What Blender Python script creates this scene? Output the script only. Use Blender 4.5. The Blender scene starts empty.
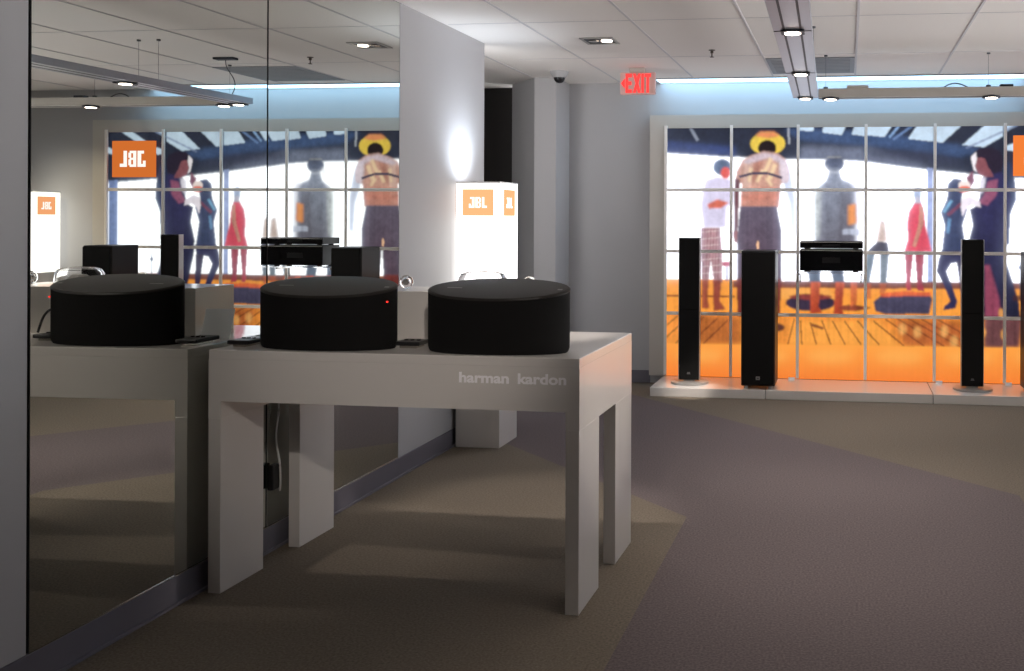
import bpy, bmesh, math, random
import numpy as np
from mathutils import Vector, Matrix
random.seed(4)
PI = math.pi
S = 0.88                       # plan units -> metres (applied to everything at the end)
H = 2.925                      # ceiling height, plan units
scene = bpy.context.scene
COL = scene.collection

# ------------------------------------------------------------------ materials
def lin(c):
    c = c / 255.0
    return c / 12.92 if c <= 0.04045 else ((c + 0.055) / 1.055) ** 2.4
def rgb(r, g, b): return (lin(r), lin(g), lin(b), 1)

def mat(name, col, rough=.5, metal=0, spec=.5, coat=0, emis=None, estr=0, noise=None, trans=0, ior=1.45, bump=None):
    m = bpy.data.materials.new(name); m.use_nodes = True
    nt = m.node_tree; b = nt.nodes['Principled BSDF']
    b.inputs['Base Color'].default_value = col
    b.inputs['Roughness'].default_value = rough
    b.inputs['Metallic'].default_value = metal
    b.inputs['Specular IOR Level'].default_value = spec
    b.inputs['Coat Weight'].default_value = coat
    b.inputs['Coat Roughness'].default_value = .05
    b.inputs['Transmission Weight'].default_value = trans
    b.inputs['IOR'].default_value = ior
    if emis:
        b.inputs['Emission Color'].default_value = emis
        b.inputs['Emission Strength'].default_value = estr
    if noise or bump:
        tc = nt.nodes.new('ShaderNodeTexCoord')
        nz = nt.nodes.new('ShaderNodeTexNoise')
        nz.inputs['Scale'].default_value = (noise or bump)[0]
        nz.inputs['Detail'].default_value = 4
        nt.links.new(tc.outputs['Object'], nz.inputs['Vector'])
        if noise:
            mx = nt.nodes.new('ShaderNodeMix'); mx.data_type = 'RGBA'
            k = noise[1]
            mx.inputs[6].default_value = tuple(max(0, v * (1 - k)) for v in col[:3]) + (1,)
            mx.inputs[7].default_value = tuple(v * (1 + k) for v in col[:3]) + (1,)
            nt.links.new(nz.outputs['Fac'], mx.inputs[0])
            nt.links.new(mx.outputs[2], b.inputs['Base Color'])
        if bump:
            bp = nt.nodes.new('ShaderNodeBump'); bp.inputs['Strength'].default_value = bump[1]
            bp.inputs['Distance'].default_value = .01
            nt.links.new(nz.outputs['Fac'], bp.inputs['Height'])
            nt.links.new(bp.outputs['Normal'], b.inputs['Normal'])
    return m

def glow(name, col, strength):
    m = bpy.data.materials.new(name); m.use_nodes = True
    nt = m.node_tree; nt.nodes.clear()
    e = nt.nodes.new('ShaderNodeEmission'); o = nt.nodes.new('ShaderNodeOutputMaterial')
    e.inputs[0].default_value = col; e.inputs[1].default_value = strength
    nt.links.new(e.outputs[0], o.inputs[0])
    return m

M = {}
M['wall'] = mat('painted_wall', rgb(172, 171, 173), .6, noise=(3, .02))
M['ceil'] = mat('ceiling_tile', rgb(238, 234, 230), .85, noise=(160, .05))
M['grid'] = mat('ceiling_tee', rgb(205, 203, 205), .5, noise=(6, .02))
M['dark_wall'] = mat('dark_panel', rgb(24, 20, 18), .7, noise=(20, .2))
M['base'] = mat('vinyl_baseboard', rgb(104, 101, 110), .45, noise=(9, .04))
M['lam'] = mat('white_laminate', rgb(212, 207, 202), .28, spec=.55, coat=.7, noise=(2, .01))
M['grey'] = mat('warm_grey_paint', rgb(192, 186, 178), .5, noise=(5, .03))
M['edge'] = mat('mirror_edge', rgb(30, 34, 32), .3, noise=(9, .1))
M['fabric'] = mat('black_speaker_cloth', rgb(15, 14, 14), .85, spec=.25, noise=(260, .35))
M['gloss'] = mat('satin_black_plastic', rgb(33, 29, 26), .42, spec=.35, noise=(40, .05))
M['plast'] = mat('black_plastic', rgb(14, 14, 16), .35, noise=(30, .1))
M['pgloss'] = mat('piano_black', rgb(9, 9, 11), .08, spec=.5, noise=(10, .05))
M['alu'] = mat('brushed_aluminium', rgb(178, 182, 192), .38, metal=.75, noise=(40, .04))
M['alu_dark'] = mat('dark_groove', rgb(52, 54, 62), .5, metal=.4, noise=(20, .05))
M['steel'] = mat('polished_steel', rgb(190, 184, 176), .2, metal=1, noise=(20, .03))
M['silver'] = mat('silver_paint', rgb(170, 168, 165), .35, metal=.5, noise=(20, .03))
M['clear'] = mat('clear_acrylic', (.97, .97, .98, 1), .03, trans=1, ior=1.22, noise=(5, .01))
M['card'] = mat('white_card', rgb(235, 235, 236), .55, noise=(5, .01))
M['mullion'] = mat('white_strip', rgb(244, 238, 232), .4, noise=(9, .02))
def translucent_card():
    m = bpy.data.materials.new('translucent_card'); m.use_nodes = True
    nt = m.node_tree; b = nt.nodes['Principled BSDF']; o = nt.nodes['Material Output']
    b.inputs['Base Color'].default_value = rgb(245, 245, 246); b.inputs['Roughness'].default_value = .4
    tr = nt.nodes.new('ShaderNodeBsdfTranslucent'); tr.inputs[0].default_value = rgb(245, 245, 246)
    mx = nt.nodes.new('ShaderNodeMixShader'); mx.inputs[0].default_value = .62
    nt.links.new(b.outputs[0], mx.inputs[1]); nt.links.new(tr.outputs[0], mx.inputs[2]); nt.links.new(mx.outputs[0], o.inputs[0]); return m
M['card_lit'] = translucent_card()
M['letter'] = mat('pale_lettering', rgb(252, 249, 252), .5, noise=(5, .01))
M['grey_letter'] = mat('grey_lettering', rgb(120, 118, 118), .4, noise=(5, .01))
M['brass'] = mat('sprinkler_metal', rgb(95, 88, 80), .4, metal=.6, noise=(20, .05))
M['wire'] = mat('thin_wire', rgb(90, 92, 96), .4, metal=.5, noise=(20, .05))
M['cord'] = mat('white_cord', rgb(200, 200, 196), .5, noise=(20, .03))
M['vent'] = mat('vent_grey', rgb(150, 154, 160), .6, noise=(20, .03))
M['lamp'] = glow('lit_lamp', (1, .86, .74, 1), 14)
M['white_glow'] = glow('lit_white_acrylic', (1, .965, .92, 1), 2.6)
M['white_soft'] = glow('lit_lower_acrylic', (1, .94, .86, 1), .42)
M['top_glow'] = glow('totem_top_lamp', (.93, .97, 1, 1), 26)
M['orange_glow'] = glow('lit_orange_print', (1.0, .42, .19, 1), 1.3)
M['logo_glow'] = glow('lit_white_print', (1, .96, .92, 1), 1.5)
M['sign_orange'] = glow('lit_orange_sign', (.95, .23, .045, 1), .97)
M['red_glow'] = glow('lit_exit_red', (1, .06, .055, 1), 1.35)
M['cove'] = glow('cool_slot', (.42, .72, 1, 1), 6.5)
M['led'] = glow('red_led', (1, .03, .02, 1), 2.2)
M['exit_body'] = mat('exit_housing', rgb(205, 175, 170), .4, emis=(1, .25, .2, 1), estr=.08, noise=(8, .02))
M['dome'] = mat('smoked_dome', rgb(26, 26, 30), .12, noise=(8, .05))

def mirror_mat():
    m = bpy.data.materials.new('silvered_mirror'); m.use_nodes = True
    nt = m.node_tree; nt.nodes.clear()
    g = nt.nodes.new('ShaderNodeBsdfGlossy'); o = nt.nodes.new('ShaderNodeOutputMaterial')
    g.inputs['Color'].default_value = (.70, .715, .68, 1); g.inputs['Roughness'].default_value = 0.0
    nt.links.new(g.outputs[0], o.inputs[0]); return m
M['mirror'] = mirror_mat()

def glass_mat():
    m = bpy.data.materials.new('added_window_glass'); m.use_nodes = True
    nt = m.node_tree; nt.nodes.clear()
    t = nt.nodes.new('ShaderNodeBsdfTransparent'); g = nt.nodes.new('ShaderNodeBsdfGlossy')
    f = nt.nodes.new('ShaderNodeFresnel'); x = nt.nodes.new('ShaderNodeMixShader'); o = nt.nodes.new('ShaderNodeOutputMaterial')
    g.inputs['Roughness'].default_value = .02
    nt.links.new(f.outputs[0], x.inputs[0]); nt.links.new(t.outputs[0], x.inputs[1]); nt.links.new(g.outputs[0], x.inputs[2])
    nt.links.new(x.outputs[0], o.inputs[0]); return m
M['glass'] = glass_mat()

def carpet_mat():
    """dark blue-grey path between two taupe fields, all one carpet"""
    m = bpy.data.materials.new('two_tone_carpet'); m.use_nodes = True
    nt = m.node_tree; b = nt.nodes['Principled BSDF']; N = nt.nodes.new; L = nt.links.new
    b.inputs['Roughness'].default_value = .95; b.inputs['Specular IOR Level'].default_value = .15
    tc = N('ShaderNodeTexCoord'); sp = N('ShaderNodeSeparateXYZ'); L(tc.outputs['Object'], sp.inputs[0])
    def mth(op, a, c):
        n = N('ShaderNodeMath'); n.operation = op
        for i, v in enumerate((a, c)):
            if isinstance(v, (int, float)): n.inputs[i].default_value = v
            else: L(v, n.inputs[i])
        return n.outputs[0]
    x, y = sp.outputs[0], sp.outputs[1]
    su = mth('ADD', x, y)
    near = mth('MULTIPLY', mth('LESS_THAN', x, 1.89 * S), mth('LESS_THAN', su, 7.19 * S))
    far = mth('MAXIMUM', mth('GREATER_THAN', x, 3.735 * S), mth('GREATER_THAN', su, 9.72 * S))
    fac = mth('MAXIMUM', near, far)
    mx = N('ShaderNodeMix'); mx.data_type = 'RGBA'
    mx.inputs[6].default_value = rgb(102, 92, 92); mx.inputs[7].default_value = rgb(112, 102, 90)
    L(fac, mx.inputs[0])
    nz = N('ShaderNodeTexNoise'); nz.inputs['Scale'].default_value = 110; nz.inputs['Detail'].default_value = 3
    L(tc.outputs['Object'], nz.inputs['Vector'])
    rp = N('ShaderNodeMapRange'); rp.inputs[1].default_value = .3; rp.inputs[2].default_value = .7
    rp.inputs[3].default_value = .72; rp.inputs[4].default_value = 1.28
    L(nz.outputs['Fac'], rp.inputs[0])
    mu = N('ShaderNodeMix'); mu.data_type = 'RGBA'; mu.blend_type = 'MULTIPLY'; mu.inputs[0].default_value = 1
    L(mx.outputs[2], mu.inputs[6]); L(rp.outputs[0], mu.inputs[7]); L(mu.outputs[2], b.inputs['Base Color'])
    bp = N('ShaderNodeBump'); bp.inputs['Strength'].default_value = .25; bp.inputs['Distance'].default_value = .004
    L(nz.outputs['Fac'], bp.inputs['Height']); L(bp.outputs[0], b.inputs['Normal'])
    return m
M['carpet'] = carpet_mat()

def print_mat():
    m = bpy.data.materials.new('backlit_print'); m.use_nodes = True
    nt = m.node_tree; nt.nodes.clear(); N = nt.nodes.new
    a = N('ShaderNodeVertexColor'); a.layer_name = 'ink'
    e = N('ShaderNodeEmission'); e.inputs[1].default_value = 1.0
    g = N('ShaderNodeBsdfGlossy'); g.inputs['Roughness'].default_value = .25; g.inputs['Color'].default_value = (.04, .04, .04, 1)
    s = N('ShaderNodeAddShader'); o = N('ShaderNodeOutputMaterial')
    nt.links.new(a.outputs[0], e.inputs[0]); nt.links.new(e.outputs[0], s.inputs[0]); nt.links.new(g.outputs[0], s.inputs[1])
    nt.links.new(s.outputs[0], o.inputs[0]); return m
M['print'] = print_mat()

# ------------------------------------------------------------------ mesh helpers
def new(): return bmesh.new()
def box(bm, x0, x1, y0, y1, z0, z1, bev=0, seg=2):
    r = bmesh.ops.create_cube(bm, size=1)
    bmesh.ops.transform(bm, matrix=Matrix.Translation(((x0+x1)/2, (y0+y1)/2, (z0+z1)/2)) @ Matrix.Diagonal((x1-x0, y1-y0, z1-z0, 1)), verts=r['verts'])
    if bev:
        ed = list({e for v in r['verts'] for e in v.link_edges})
        bmesh.ops.bevel(bm, geom=ed, offset=bev, segments=seg, affect='EDGES', profile=.5)
    return bm
def cyl(bm, c, r, h, n=32, axis='Z', r2=None):
    q = bmesh.ops.create_cone(bm, cap_ends=True, segments=n, radius1=r, radius2=r if r2 is None else r2, depth=h)
    mt = Matrix.Translation(Vector(c))
    if axis == 'X': mt = mt @ Matrix.Rotation(PI/2, 4, 'Y')
    if axis == 'Y': mt = mt @ Matrix.Rotation(PI/2, 4, 'X')
    bmesh.ops.transform(bm, matrix=mt, verts=q['verts']); return bm
def prism(bm, pts, z0, z1):
    lo = [bm.verts.new((x, y, z0)) for x, y in pts]; hi = [bm.verts.new((x, y, z1)) for x, y in pts]
    n = len(pts)
    bm.faces.new(lo[::-1]); bm.faces.new(hi)
    for i in range(n): bm.faces.new((lo[i], lo[(i+1) % n], hi[(i+1) % n], hi[i]))
    bmesh.ops.recalc_face_normals(bm, faces=bm.faces); return bm
def lathe(bm, prof, c=(0, 0, 0), n=40, sx=1, sy=1):
    rings = []
    for r, z in prof:
        rings.append([bm.verts.new((c[0]+r*sx*math.cos(2*PI*i/n), c[1]+r*sy*math.sin(2*PI*i/n), c[2]+z)) for i in range(n)])
    for a, b in zip(rings, rings[1:]):
        for i in range(n): bm.faces.new((a[i], a[(i+1) % n], b[(i+1) % n], b[i]))
    bm.faces.new(rings[0][::-1]); bm.faces.new(rings[-1]); bmesh.ops.recalc_face_normals(bm, faces=bm.faces); return bm
def tube(bm, pts, r, n=8):
    pts = [Vector(p) for p in pts]; rings = []
    for i, p in enumerate(pts):
        d = (pts[min(i+1, len(pts)-1)] - pts[max(i-1, 0)]).normalized()
        a = d.cross(Vector((0, 0, 1)))
        if a.length < .1: a = d.cross(Vector((0, 1, 0)))
        a.normalize(); b = d.cross(a)
        rings.append([bm.verts.new(p + r*(math.cos(2*PI*k/n)*a + math.sin(2*PI*k/n)*b)) for k in range(n)])
    for u, v in zip(rings, rings[1:]):
        for k in range(n): bm.faces.new((u[k], u[(k+1) % n], v[(k+1) % n], v[k]))
    bm.faces.new(rings[0][::-1]); bm.faces.new(rings[-1]); bmesh.ops.recalc_face_normals(bm, faces=bm.faces); return bm
def spline(pts, k=6):
    P = [Vector(p) for p in pts]; out = []
    for i in range(len(P)-1):
        a, b, c, d = P[max(i-1, 0)], P[i], P[i+1], P[min(i+2, len(P)-1)]
        for j in range(k):
            t = j/k
            out.append(.5*((2*b)+(c-a)*t+(2*a-5*b+4*c-d)*t*t+(3*b-a-3*c+d)*t**3))
    out.append(P[-1]); return out

def wloc(o):
    v = Vector(o.location)
    while o.parent: o = o.parent; v += Vector(o.location)
    return v
def obj(name, bm, m, parent=None, smooth=False, label=None):
    """one mesh object; vertices are given in plan coordinates"""
    co = [v.co for v in bm.verts]
    mn = Vector((min(c[i] for c in co) for i in range(3))); mxx = Vector((max(c[i] for c in co) for i in range(3)))
    if parent: org = wloc(parent)
    else: org = Vector(((mn.x+mxx.x)/2, (mn.y+mxx.y)/2, mn.z))
    bmesh.ops.translate(bm, vec=-org, verts=bm.verts)
    me = bpy.data.meshes.new(name); bm.to_mesh(me); bm.free()
    me.materials.append(m)
    if smooth:
        for p in me.polygons: p.use_smooth = True
        try: me.set_sharp_from_angle(angle=math.radians(35))
        except Exception: pass
    o = bpy.data.objects.new(name, me); COL.objects.link(o)
    if parent: o.parent = parent
    else: o.location = org
    if label: o['label'] = label
    return o
def thing(name, label, cat, loc, group=None):
    o = bpy.data.objects.new(name, None); COL.objects.link(o); o.location = loc
    o.empty_display_size = .05
    return tag(o, label, cat, group)
def tag(o, label, cat, group=None, kind=None):
    o['label'] = label; o['category'] = cat
    if group: o['group'] = group
    if kind: o['kind'] = kind
    return o
def struct(name, bm, m):
    o = obj(name, bm, m); o['kind'] = 'structure'; return o
def dup(root, loc, label, group=None):
    r = root.copy(); COL.objects.link(r); r.location = loc; r['label'] = label
    if group: r['group'] = group
    for ch in list(root.children):
        c = ch.copy(); COL.objects.link(c); c.parent = r
        for g in list(ch.children):
            d = g.copy(); COL.objects.link(d); d.parent = c
    return r
def text_bm(txt, size, x, y, z, depth=.002, width=None, bold=0.0, spacing=1.0):
    """lettering standing in the XZ plane, facing -Y; x,z = lower left corner"""
    cu = bpy.data.curves.new('lettering', 'FONT'); cu.body = txt; cu.size = size; cu.offset = bold
    cu.extrude = depth; cu.space_character = spacing
    ob = bpy.data.objects.new('lettering', cu); COL.objects.link(ob)
    dg = bpy.context.evaluated_depsgraph_get()
    me = bpy.data.meshes.new_from_object(ob.evaluated_get(dg))
    bm = new(); bm.from_mesh(me)
    bpy.data.objects.remove(ob); bpy.data.curves.remove(cu); bpy.data.meshes.remove(me)
    xs = [v.co.x for v in bm.verts]; mn, mx_ = min(xs), max(xs)
    k = width/(mx_-mn) if width else 1
    for v in bm.verts:
        X, Y, Z = v.co
        v.co = (x + (X-mn)*k, y + (Z if False else -Z), z + Y)
    bmesh.ops.recalc_face_normals(bm, faces=bm.faces)
    return bm
def rects_bm(rects, x0, z0, w, h, y, d, gw, gh, axis='Y'):
    """rectangles on a gw x gh grid laid on the plane y (facing -Y) or x (facing +X)"""
    bm = new()
    for a, b, c, e in rects:
        u0, u1 = x0 + w*a/gw, x0 + w*c/gw; v0, v1 = z0 + h*b/gh, z0 + h*e/gh
        if axis == 'Y': box(bm, u0, u1, y-d, y, v0, v1)
        elif axis == 'X': box(bm, y, y+d, u0, u1, v0, v1)
    return bm
# block letters  J B L !  on a 22 x 12 grid (x0, z0, x1, z1)
JBL = [(3.8, 0, 6.8, 12), (1.4, 9.9, 3.8, 12), (0, 0, 3.8, 2.2), (0, 2.2, 2.2, 4.6),
       (8, 0, 10.6, 12), (10.6, 10.2, 13.6, 12), (10.6, 5.2, 13.6, 6.8), (10.6, 0, 13.6, 1.8), (12.4, 6.8, 14.6, 10.6), (12.4, 1.2, 14.6, 5.6),
       (16, 0, 18.8, 12), (18.8, 0, 22, 2.4)]

# ------------------------------------------------------------------ setting
X1, Y0, Y1 = 6.6, -2.6, 9.6        # room extents
bm = new(); box(bm, -1.6, X1+.1, Y0-.1, 11.0, -.1, 0); fl = struct('floor', bm, M['carpet'])
fl_off = fl.location.copy()
bm = new(); box(bm, -1.6, X1+.1, Y0-.1, 11.0, H, H+.1); struct('ceiling', bm, M['ceil'])
# suspended-ceiling tees
bm = new()
for k in range(-2, 9):
    x = .545 + .7525*k
    if -1.6 < x < X1: box(bm, x-.008, x+.008, Y0 if x > .1 else 7.32, 9.6 if x > .1 else 9.08, H-.004, H-.0002)
for k in range(-2, 7):
    y = 7.32 + 1.505*(k-4) + .74
    if Y0 < y < 9.6: box(bm, .02, X1, y-.004, y+.004, H-.002, H-.0001)
struct('trim_1', bm, M['grid'])
# left wall (mirrored length and bare length), return end, alcove behind it
bm = new(); box(bm, -.12, -.012, Y0, 7.303, 0, H); struct('wall_left', bm, M['wall'])
bm = new(); box(bm, -.012, .0, Y0, 3.045, .12, H, .003); struct('trim_2', bm, M['wall'])      # bare panel before the mirror
bm = new(); box(bm, -.012, .0, 5.86, 7.303, .12, H, .002); struct('trim_3', bm, M['wall'])    # bare panel after the mirror
bm = new(); box(bm, -1.6, -.95, 7.0, 11, 0, H); box(bm, -.95, -.56, 9.83, 11, 0, 2.925); struct('wall_alcove', bm, M['dark_wall'])
bm = new(); prism(bm, [(-.56, 9.62), (-.56, 9.56), (-.19, 9.12), (.005, 9.16), (.012, 9.2), (.012, 9.62)], 0, H); struct('wall_corner', bm, M['wall'])
bm = new(); box(bm, -.56, X1+.1, 9.6, 9.72, 0, H); struct('wall_back', bm, M['wall'])
bm = new(); box(bm, X1, X1+.1, Y0, 8.2, 0, .3); box(bm, X1, X1+.1, Y0, 8.2, 2.7, H); box(bm, X1, X1+.1, 8.2, 9.6, 0, H); box(bm, X1, X1+.1, Y0, 2.9, .3, 2.7)
struct('wall_right', bm, M['wall'])
w = thing('added_window', '', '', (X1+.05, 5.55, .3)); del w['label']; del w['category']; w['kind'] = 'structure'  # unseen window, added to let fill light in from the right
bm = new()
for k in range(5): box(bm, X1+.02, X1+.08, 2.9+1.31*k, 2.96+1.31*k, .3, 2.7)
box(bm, X1+.02, X1+.08, 2.9, 8.2, .3, .36); box(bm, X1+.02, X1+.08, 2.9, 8.2, 2.64, 2.7)
obj('added_window_frame', bm, M['alu'], w)
bm = new(); box(bm, X1+.047, X1+.055, 2.92, 8.18, .33, 2.67); obj('added_window_pane', bm, M['glass'], w)
bm = new(); box(bm, -.12, X1, Y0-.1, Y0, 0, H); struct('wall_front', bm, M['wall'])
# baseboards with a toe
def skirting(name, x0, x1, y0, y1, toe):
    bm = new(); box(bm, x0, x1, y0, y1, 0, .12, .002)
    tx = toe
    box(bm, x0 + min(tx[0], 0), x1 + max(tx[0], 0), y0 + min(tx[1], 0), y1 + max(tx[1], 0), 0, .012, .002)
    return struct(name, bm, M['base'])
skirting('baseboard_left', -.012, .006, Y0, 7.303, (.012, 0))
skirting('baseboard_back', .012, .835, 9.59, 9.6, (0, -.01))
skirting('baseboard_right', 4.99, X1, 9.59, 9.6, (0, -.01))

# ------------------------------------------------------------------ mirrors
def mirror(y0, y1, tilt, lab):
    t = thing('wall_mirror', lab, 'mirror', (0, (y0+y1)/2, .122), 'mirror sheets on the left wall')
    bm = new(); box(bm, -.0115, -.001, y0+.001, y1-.001, .122, H-.003)
    obj('glass_back', bm, M['edge'], t)
    bm = new()
    v = [bm.verts.new((0, y, z)) for y, z in ((y0+.003, .124), (y1-.003, .124), (y1-.003, H-.005), (y0+.003, H-.005))]
    bm.faces.new(v); bmesh.ops.recalc_face_normals(bm, faces=bm.faces)
    obj('mirror_face', bm, M['mirror'], t)
    t.rotation_euler.z = tilt
    return t
MIRROR_TILT_NEAR, MIRROR_TILT_FAR = 0.005, 0.0
m1 = mirror(3.05, 4.4475, MIRROR_TILT_NEAR, 'floor-to-ceiling mirror sheet nearest the camera, beside the bare left wall edge')
m2 = mirror(4.4485, 5.856, MIRROR_TILT_FAR, 'floor-to-ceiling mirror sheet behind the table, beyond the vertical seam')
bm = new(); box(bm, -.004, .004, 3.05, 5.856, .119, .1235); struct('trim_4', bm, M['steel'])

# ------------------------------------------------------------------ white display table
TX0, TX1, TY0, TY1, TH = .053, 1.678, 3.93, 4.857, 1.035
tb = thing('display_table', 'long white laminate display table standing end-on against the mirror', 'table', ((TX0+TX1)/2, (TY0+TY1)/2, 0))
bm = new()
box(bm, TX0, TX1, TY0, TY1, TH-.04, TH, .003)
box(bm, TX0+.057, TX1-.057, TY0, TY0+.05, .817, TH-.039); box(bm, TX0+.057, TX1-.057, TY1-.05, TY1, .817, TH-.039)
for x0 in (TX0, TX1-.057): box(bm, x0, x0+.057, TY0, TY1, .744, TH-.039)
obj('tabletop', bm, M['lam'], tb)
for x0 in (TX0, TX1-.057):
    for y0, y1 in ((TY0, TY0+.31), (TY1-.32, TY1)):
        bm = new(); box(bm, x0, x0+.057, y0, y1, 0, .8165 if False else .744, .002); obj('leg', bm, M['lam'], tb)
bm = text_bm('harman', .058, 1.170, TY0, .928, .001, width=.212, bold=.0018); obj('lettering', bm, M['letter'], tb, label='pale grey brand lettering, first word')
bm = text_bm('kardon', .058, 1.420, TY0, .928, .001, width=.203, bold=.0018); obj('lettering', bm, M['letter'], tb, label='pale grey brand lettering, second word')

tb.rotation_euler.z = math.radians(-.7)
# riser on the table
bm = new(); box(bm, .31, 1.34, 4.374, 4.68, TH, 1.262, .003)
tag(obj('display_riser', bm, M['lam']), 'long white riser block along the back of the display table', 'riser')

# ------------------------------------------------------------------ oval speakers
def oval_speaker(cx, cy, lab):
    a, b = .309, .137; z0 = TH
    t = thing('oval_speaker', lab, 'speaker', (cx, cy, z0), 'oval speakers on the white display table')
    def ztop(y): return 1.297 + (y-cy)*.25
    n = 72
    bm = new()
    rings = []
    for k, (sc, zz) in enumerate(((.965, .0), (.985, .008), (.997, .02), (1.0, .05), (1.0, None))):
        r = []
        for i in range(n):
            an = 2*PI*i/n; x = cx + a*sc*math.cos(an); y = cy + b*sc*math.sin(an)
            r.append(bm.verts.new((x, y, (z0+zz) if zz is not None else ztop(y)-.006)))
        rings.append(r)
    for u, v in zip(rings, rings[1:]):
        for i in range(n): bm.faces.new((u[i], u[(i+1) % n], v[(i+1) % n], v[i]))
    bm.faces.new(rings[0][::-1]); bm.faces.new(rings[-1])
    bmesh.ops.recalc_face_normals(bm, faces=bm.faces)
    obj('cabinet', bm, M['fabric'], t, True)
    bm = new(); rings = []
    for sc, dz in ((1.004, -.0058), (1.006, .0), (.985, .005), (.95, .006)):
        r = []
        for i in range(n):
            an = 2*PI*i/n; x = cx + a*sc*math.cos(an); y = cy + b*sc*math.sin(an)
            r.append(bm.verts.new((x, y, ztop(y)+dz)))
        rings.append(r)
    for u, v in zip(rings, rings[1:]):
        for i in range(n): bm.faces.new((u[i], u[(i+1) % n], v[(i+1) % n], v[i]))
    bm.faces.new(rings[0][::-1]); bm.faces.new(rings[-1])
    bmesh.ops.recalc_face_normals(bm, faces=bm.faces)
    tp = obj('top_panel', bm, M['gloss'], t, True)
    def on_top(x0, x1, y0, y1, nm, m, lab=None):
        bm = new()
        v = [bm.verts.new((x, y, ztop(y)+.0062+d)) for d in (0, .0012) for x, y in ((x0, y0), (x1, y0), (x1, y1), (x0, y1))]
        for f in ((3, 2, 1, 0), (4, 5, 6, 7), (0, 1, 5, 4), (1, 2, 6, 5), (2, 3, 7, 6), (3, 0, 4, 7)): bm.faces.new([v[i] for i in f])
        return obj(nm, bm, m, tp, label=lab)
    on_top(cx-.225, cx-.16, cy-.012, cy-.004, 'badge', M['grey_letter'], 'thin silver name badge')
    on_top(cx+.262, cx+.282, cy-.02, cy-.008, 'button', M['grey_letter'], 'small silver button')
    return t
sp1 = oval_speaker(1.272, 4.092, 'black oval cloth speaker at the right end of the table above the lettering')
sp2 = dup(sp1, (.499, 4.105, TH), 'black oval cloth speaker at the mirror end of the table')

bm = new(); cyl(bm, (.499+.292, 4.105-.05, TH+.205), .0035, .006, 12, 'Y'); obj('indicator_light', bm, M['led'], sp2, label='tiny red indicator light')
# clear dome speaker and its two ring-shaped companions on the riser
rz = 1.262
t = thing('clear_dome', 'low clear plastic dome on the riser behind the right oval speaker', 'speaker', (1.035, 4.53, rz))
bm = new(); lathe(bm, [(.116, 0), (.117, .02), (.113, .055), (.1, .075), (.07, .085), (.02, .088), (.02, .085), (.068, .082), (.097, .072), (.109, .054), (.113, .02), (.112, .004), (.02, .004)], (1.035, 4.53, rz), 40, 1, .85); obj('dome', bm, M['clear'], t, True)
bm = new(); lathe(bm, [(.06, .002), (.06, .03), (.035, .045), (.03, .05)], (1.035, 4.53, rz), 32); obj('driver', bm, M['silver'], t, True)
def ring(cx, lab):
    t = thing('clear_ring', lab, 'speaker', (cx, 4.5, rz), 'clear rings on the riser')
    bm = new(); n, k = 28, 10
    R, r = .024, .0095
    V = [[bm.verts.new((cx + (R+r*math.cos(2*PI*j/k))*math.cos(2*PI*i/n), 4.5 + r*1.5*math.sin(2*PI*j/k), rz+R+r + (R+r*math.cos(2*PI*j/k))*math.sin(2*PI*i/n))) for j in range(k)] for i in range(n)]
    for i in range(n):
        for j in range(k): bm.faces.new((V[i][j], V[(i+1) % n][j], V[(i+1) % n][(j+1) % k], V[i][(j+1) % k]))
    bmesh.ops.recalc_face_normals(bm, faces=bm.faces); obj('ring', bm, M['clear'], t, True)
    bm = new(); cyl(bm, (cx, 4.5, rz+R+r), .015, .018, 20, 'Y'); obj('cone', bm, M['silver'], t, True)
    return t
r1 = ring(.672, 'small clear plastic ring on the riser between the two oval speakers')
dup(r1, (1.275, 4.5, rz), 'small clear plastic ring peeking above the right oval speaker')

# remotes / little stands, card, cable on the table
def remote(x0, x1, y0, y1, lab):
    t = thing('remote_control', lab, 'remote', ((x0+x1)/2, (y0+y1)/2, TH), 'small black remotes on the table')
    bm = new(); box(bm, x0, x1, y0, y1, TH+.012, TH+.03, .005); obj('body', bm, M['plast'], t)
    bm = new(); box(bm, x0+.02, x1-.02, y0+.012, y1-.02, TH, TH+.012, .002); obj('foot', bm, M['steel'], t)
    bm = new()
    for k in range(3): cyl(bm, (x0+(x1-x0)*(.25+.25*k), (y0+y1)/2, TH+.032), .008, .006, 12)
    obj('button', bm, M['pgloss'], t)
    return t
remote(.07, .17, 4.03, 4.2, 'small black remote on a metal foot left of the mirror-end speaker')
remote(.80, .915, 4.1, 4.22, 'small black remote lying between the two oval speakers')
def lean(bm, x0, x1, yb, yt):
    v = [bm.verts.new(c) for d in (0, .002) for c in ((x0, yb+d, TH), (x1, yb+d, TH), (x1, yt+d, TH+.135), (x0, yt+d, TH+.135))]
    for f in ((3, 2, 1, 0), (4, 5, 6, 7), (0, 1, 5, 4), (1, 2, 6, 5), (2, 3, 7, 6), (3, 0, 4, 7)): bm.faces.new([v[i] for i in f])
    bmesh.ops.recalc_face_normals(bm, faces=bm.faces)
t = thing('price_card', 'white leaning card behind the mirror-end speaker, seen in the mirror', 'card', (.2, 4.345, TH))
bm = new(); lean(bm, .09, .235, 4.30, 4.345); obj('front_leaf', bm, M['card_lit'], t)
bm = new(); lean(bm, .15, .175, 4.395, 4.352); obj('easel_strut', bm, M['card'], t)
bm = new(); tube(bm, spline([(1.10, 4.345, TH+.008), (1.07, 4.35, TH+.09), (1.02, 4.352, TH+.12), (.98, 4.352, TH+.05), (.95, 4.345, TH+.008), (.85, 4.31, TH+.008)]), .006)
tag(obj('speaker_cable', bm, M['plast'], None, True), 'looped black cable behind the right oval speaker', 'cable')
t = thing('power_adapter', 'power adapter with white cord hanging beside the mirror under the table', 'adapter', (.022, 4.465, .30))
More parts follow.
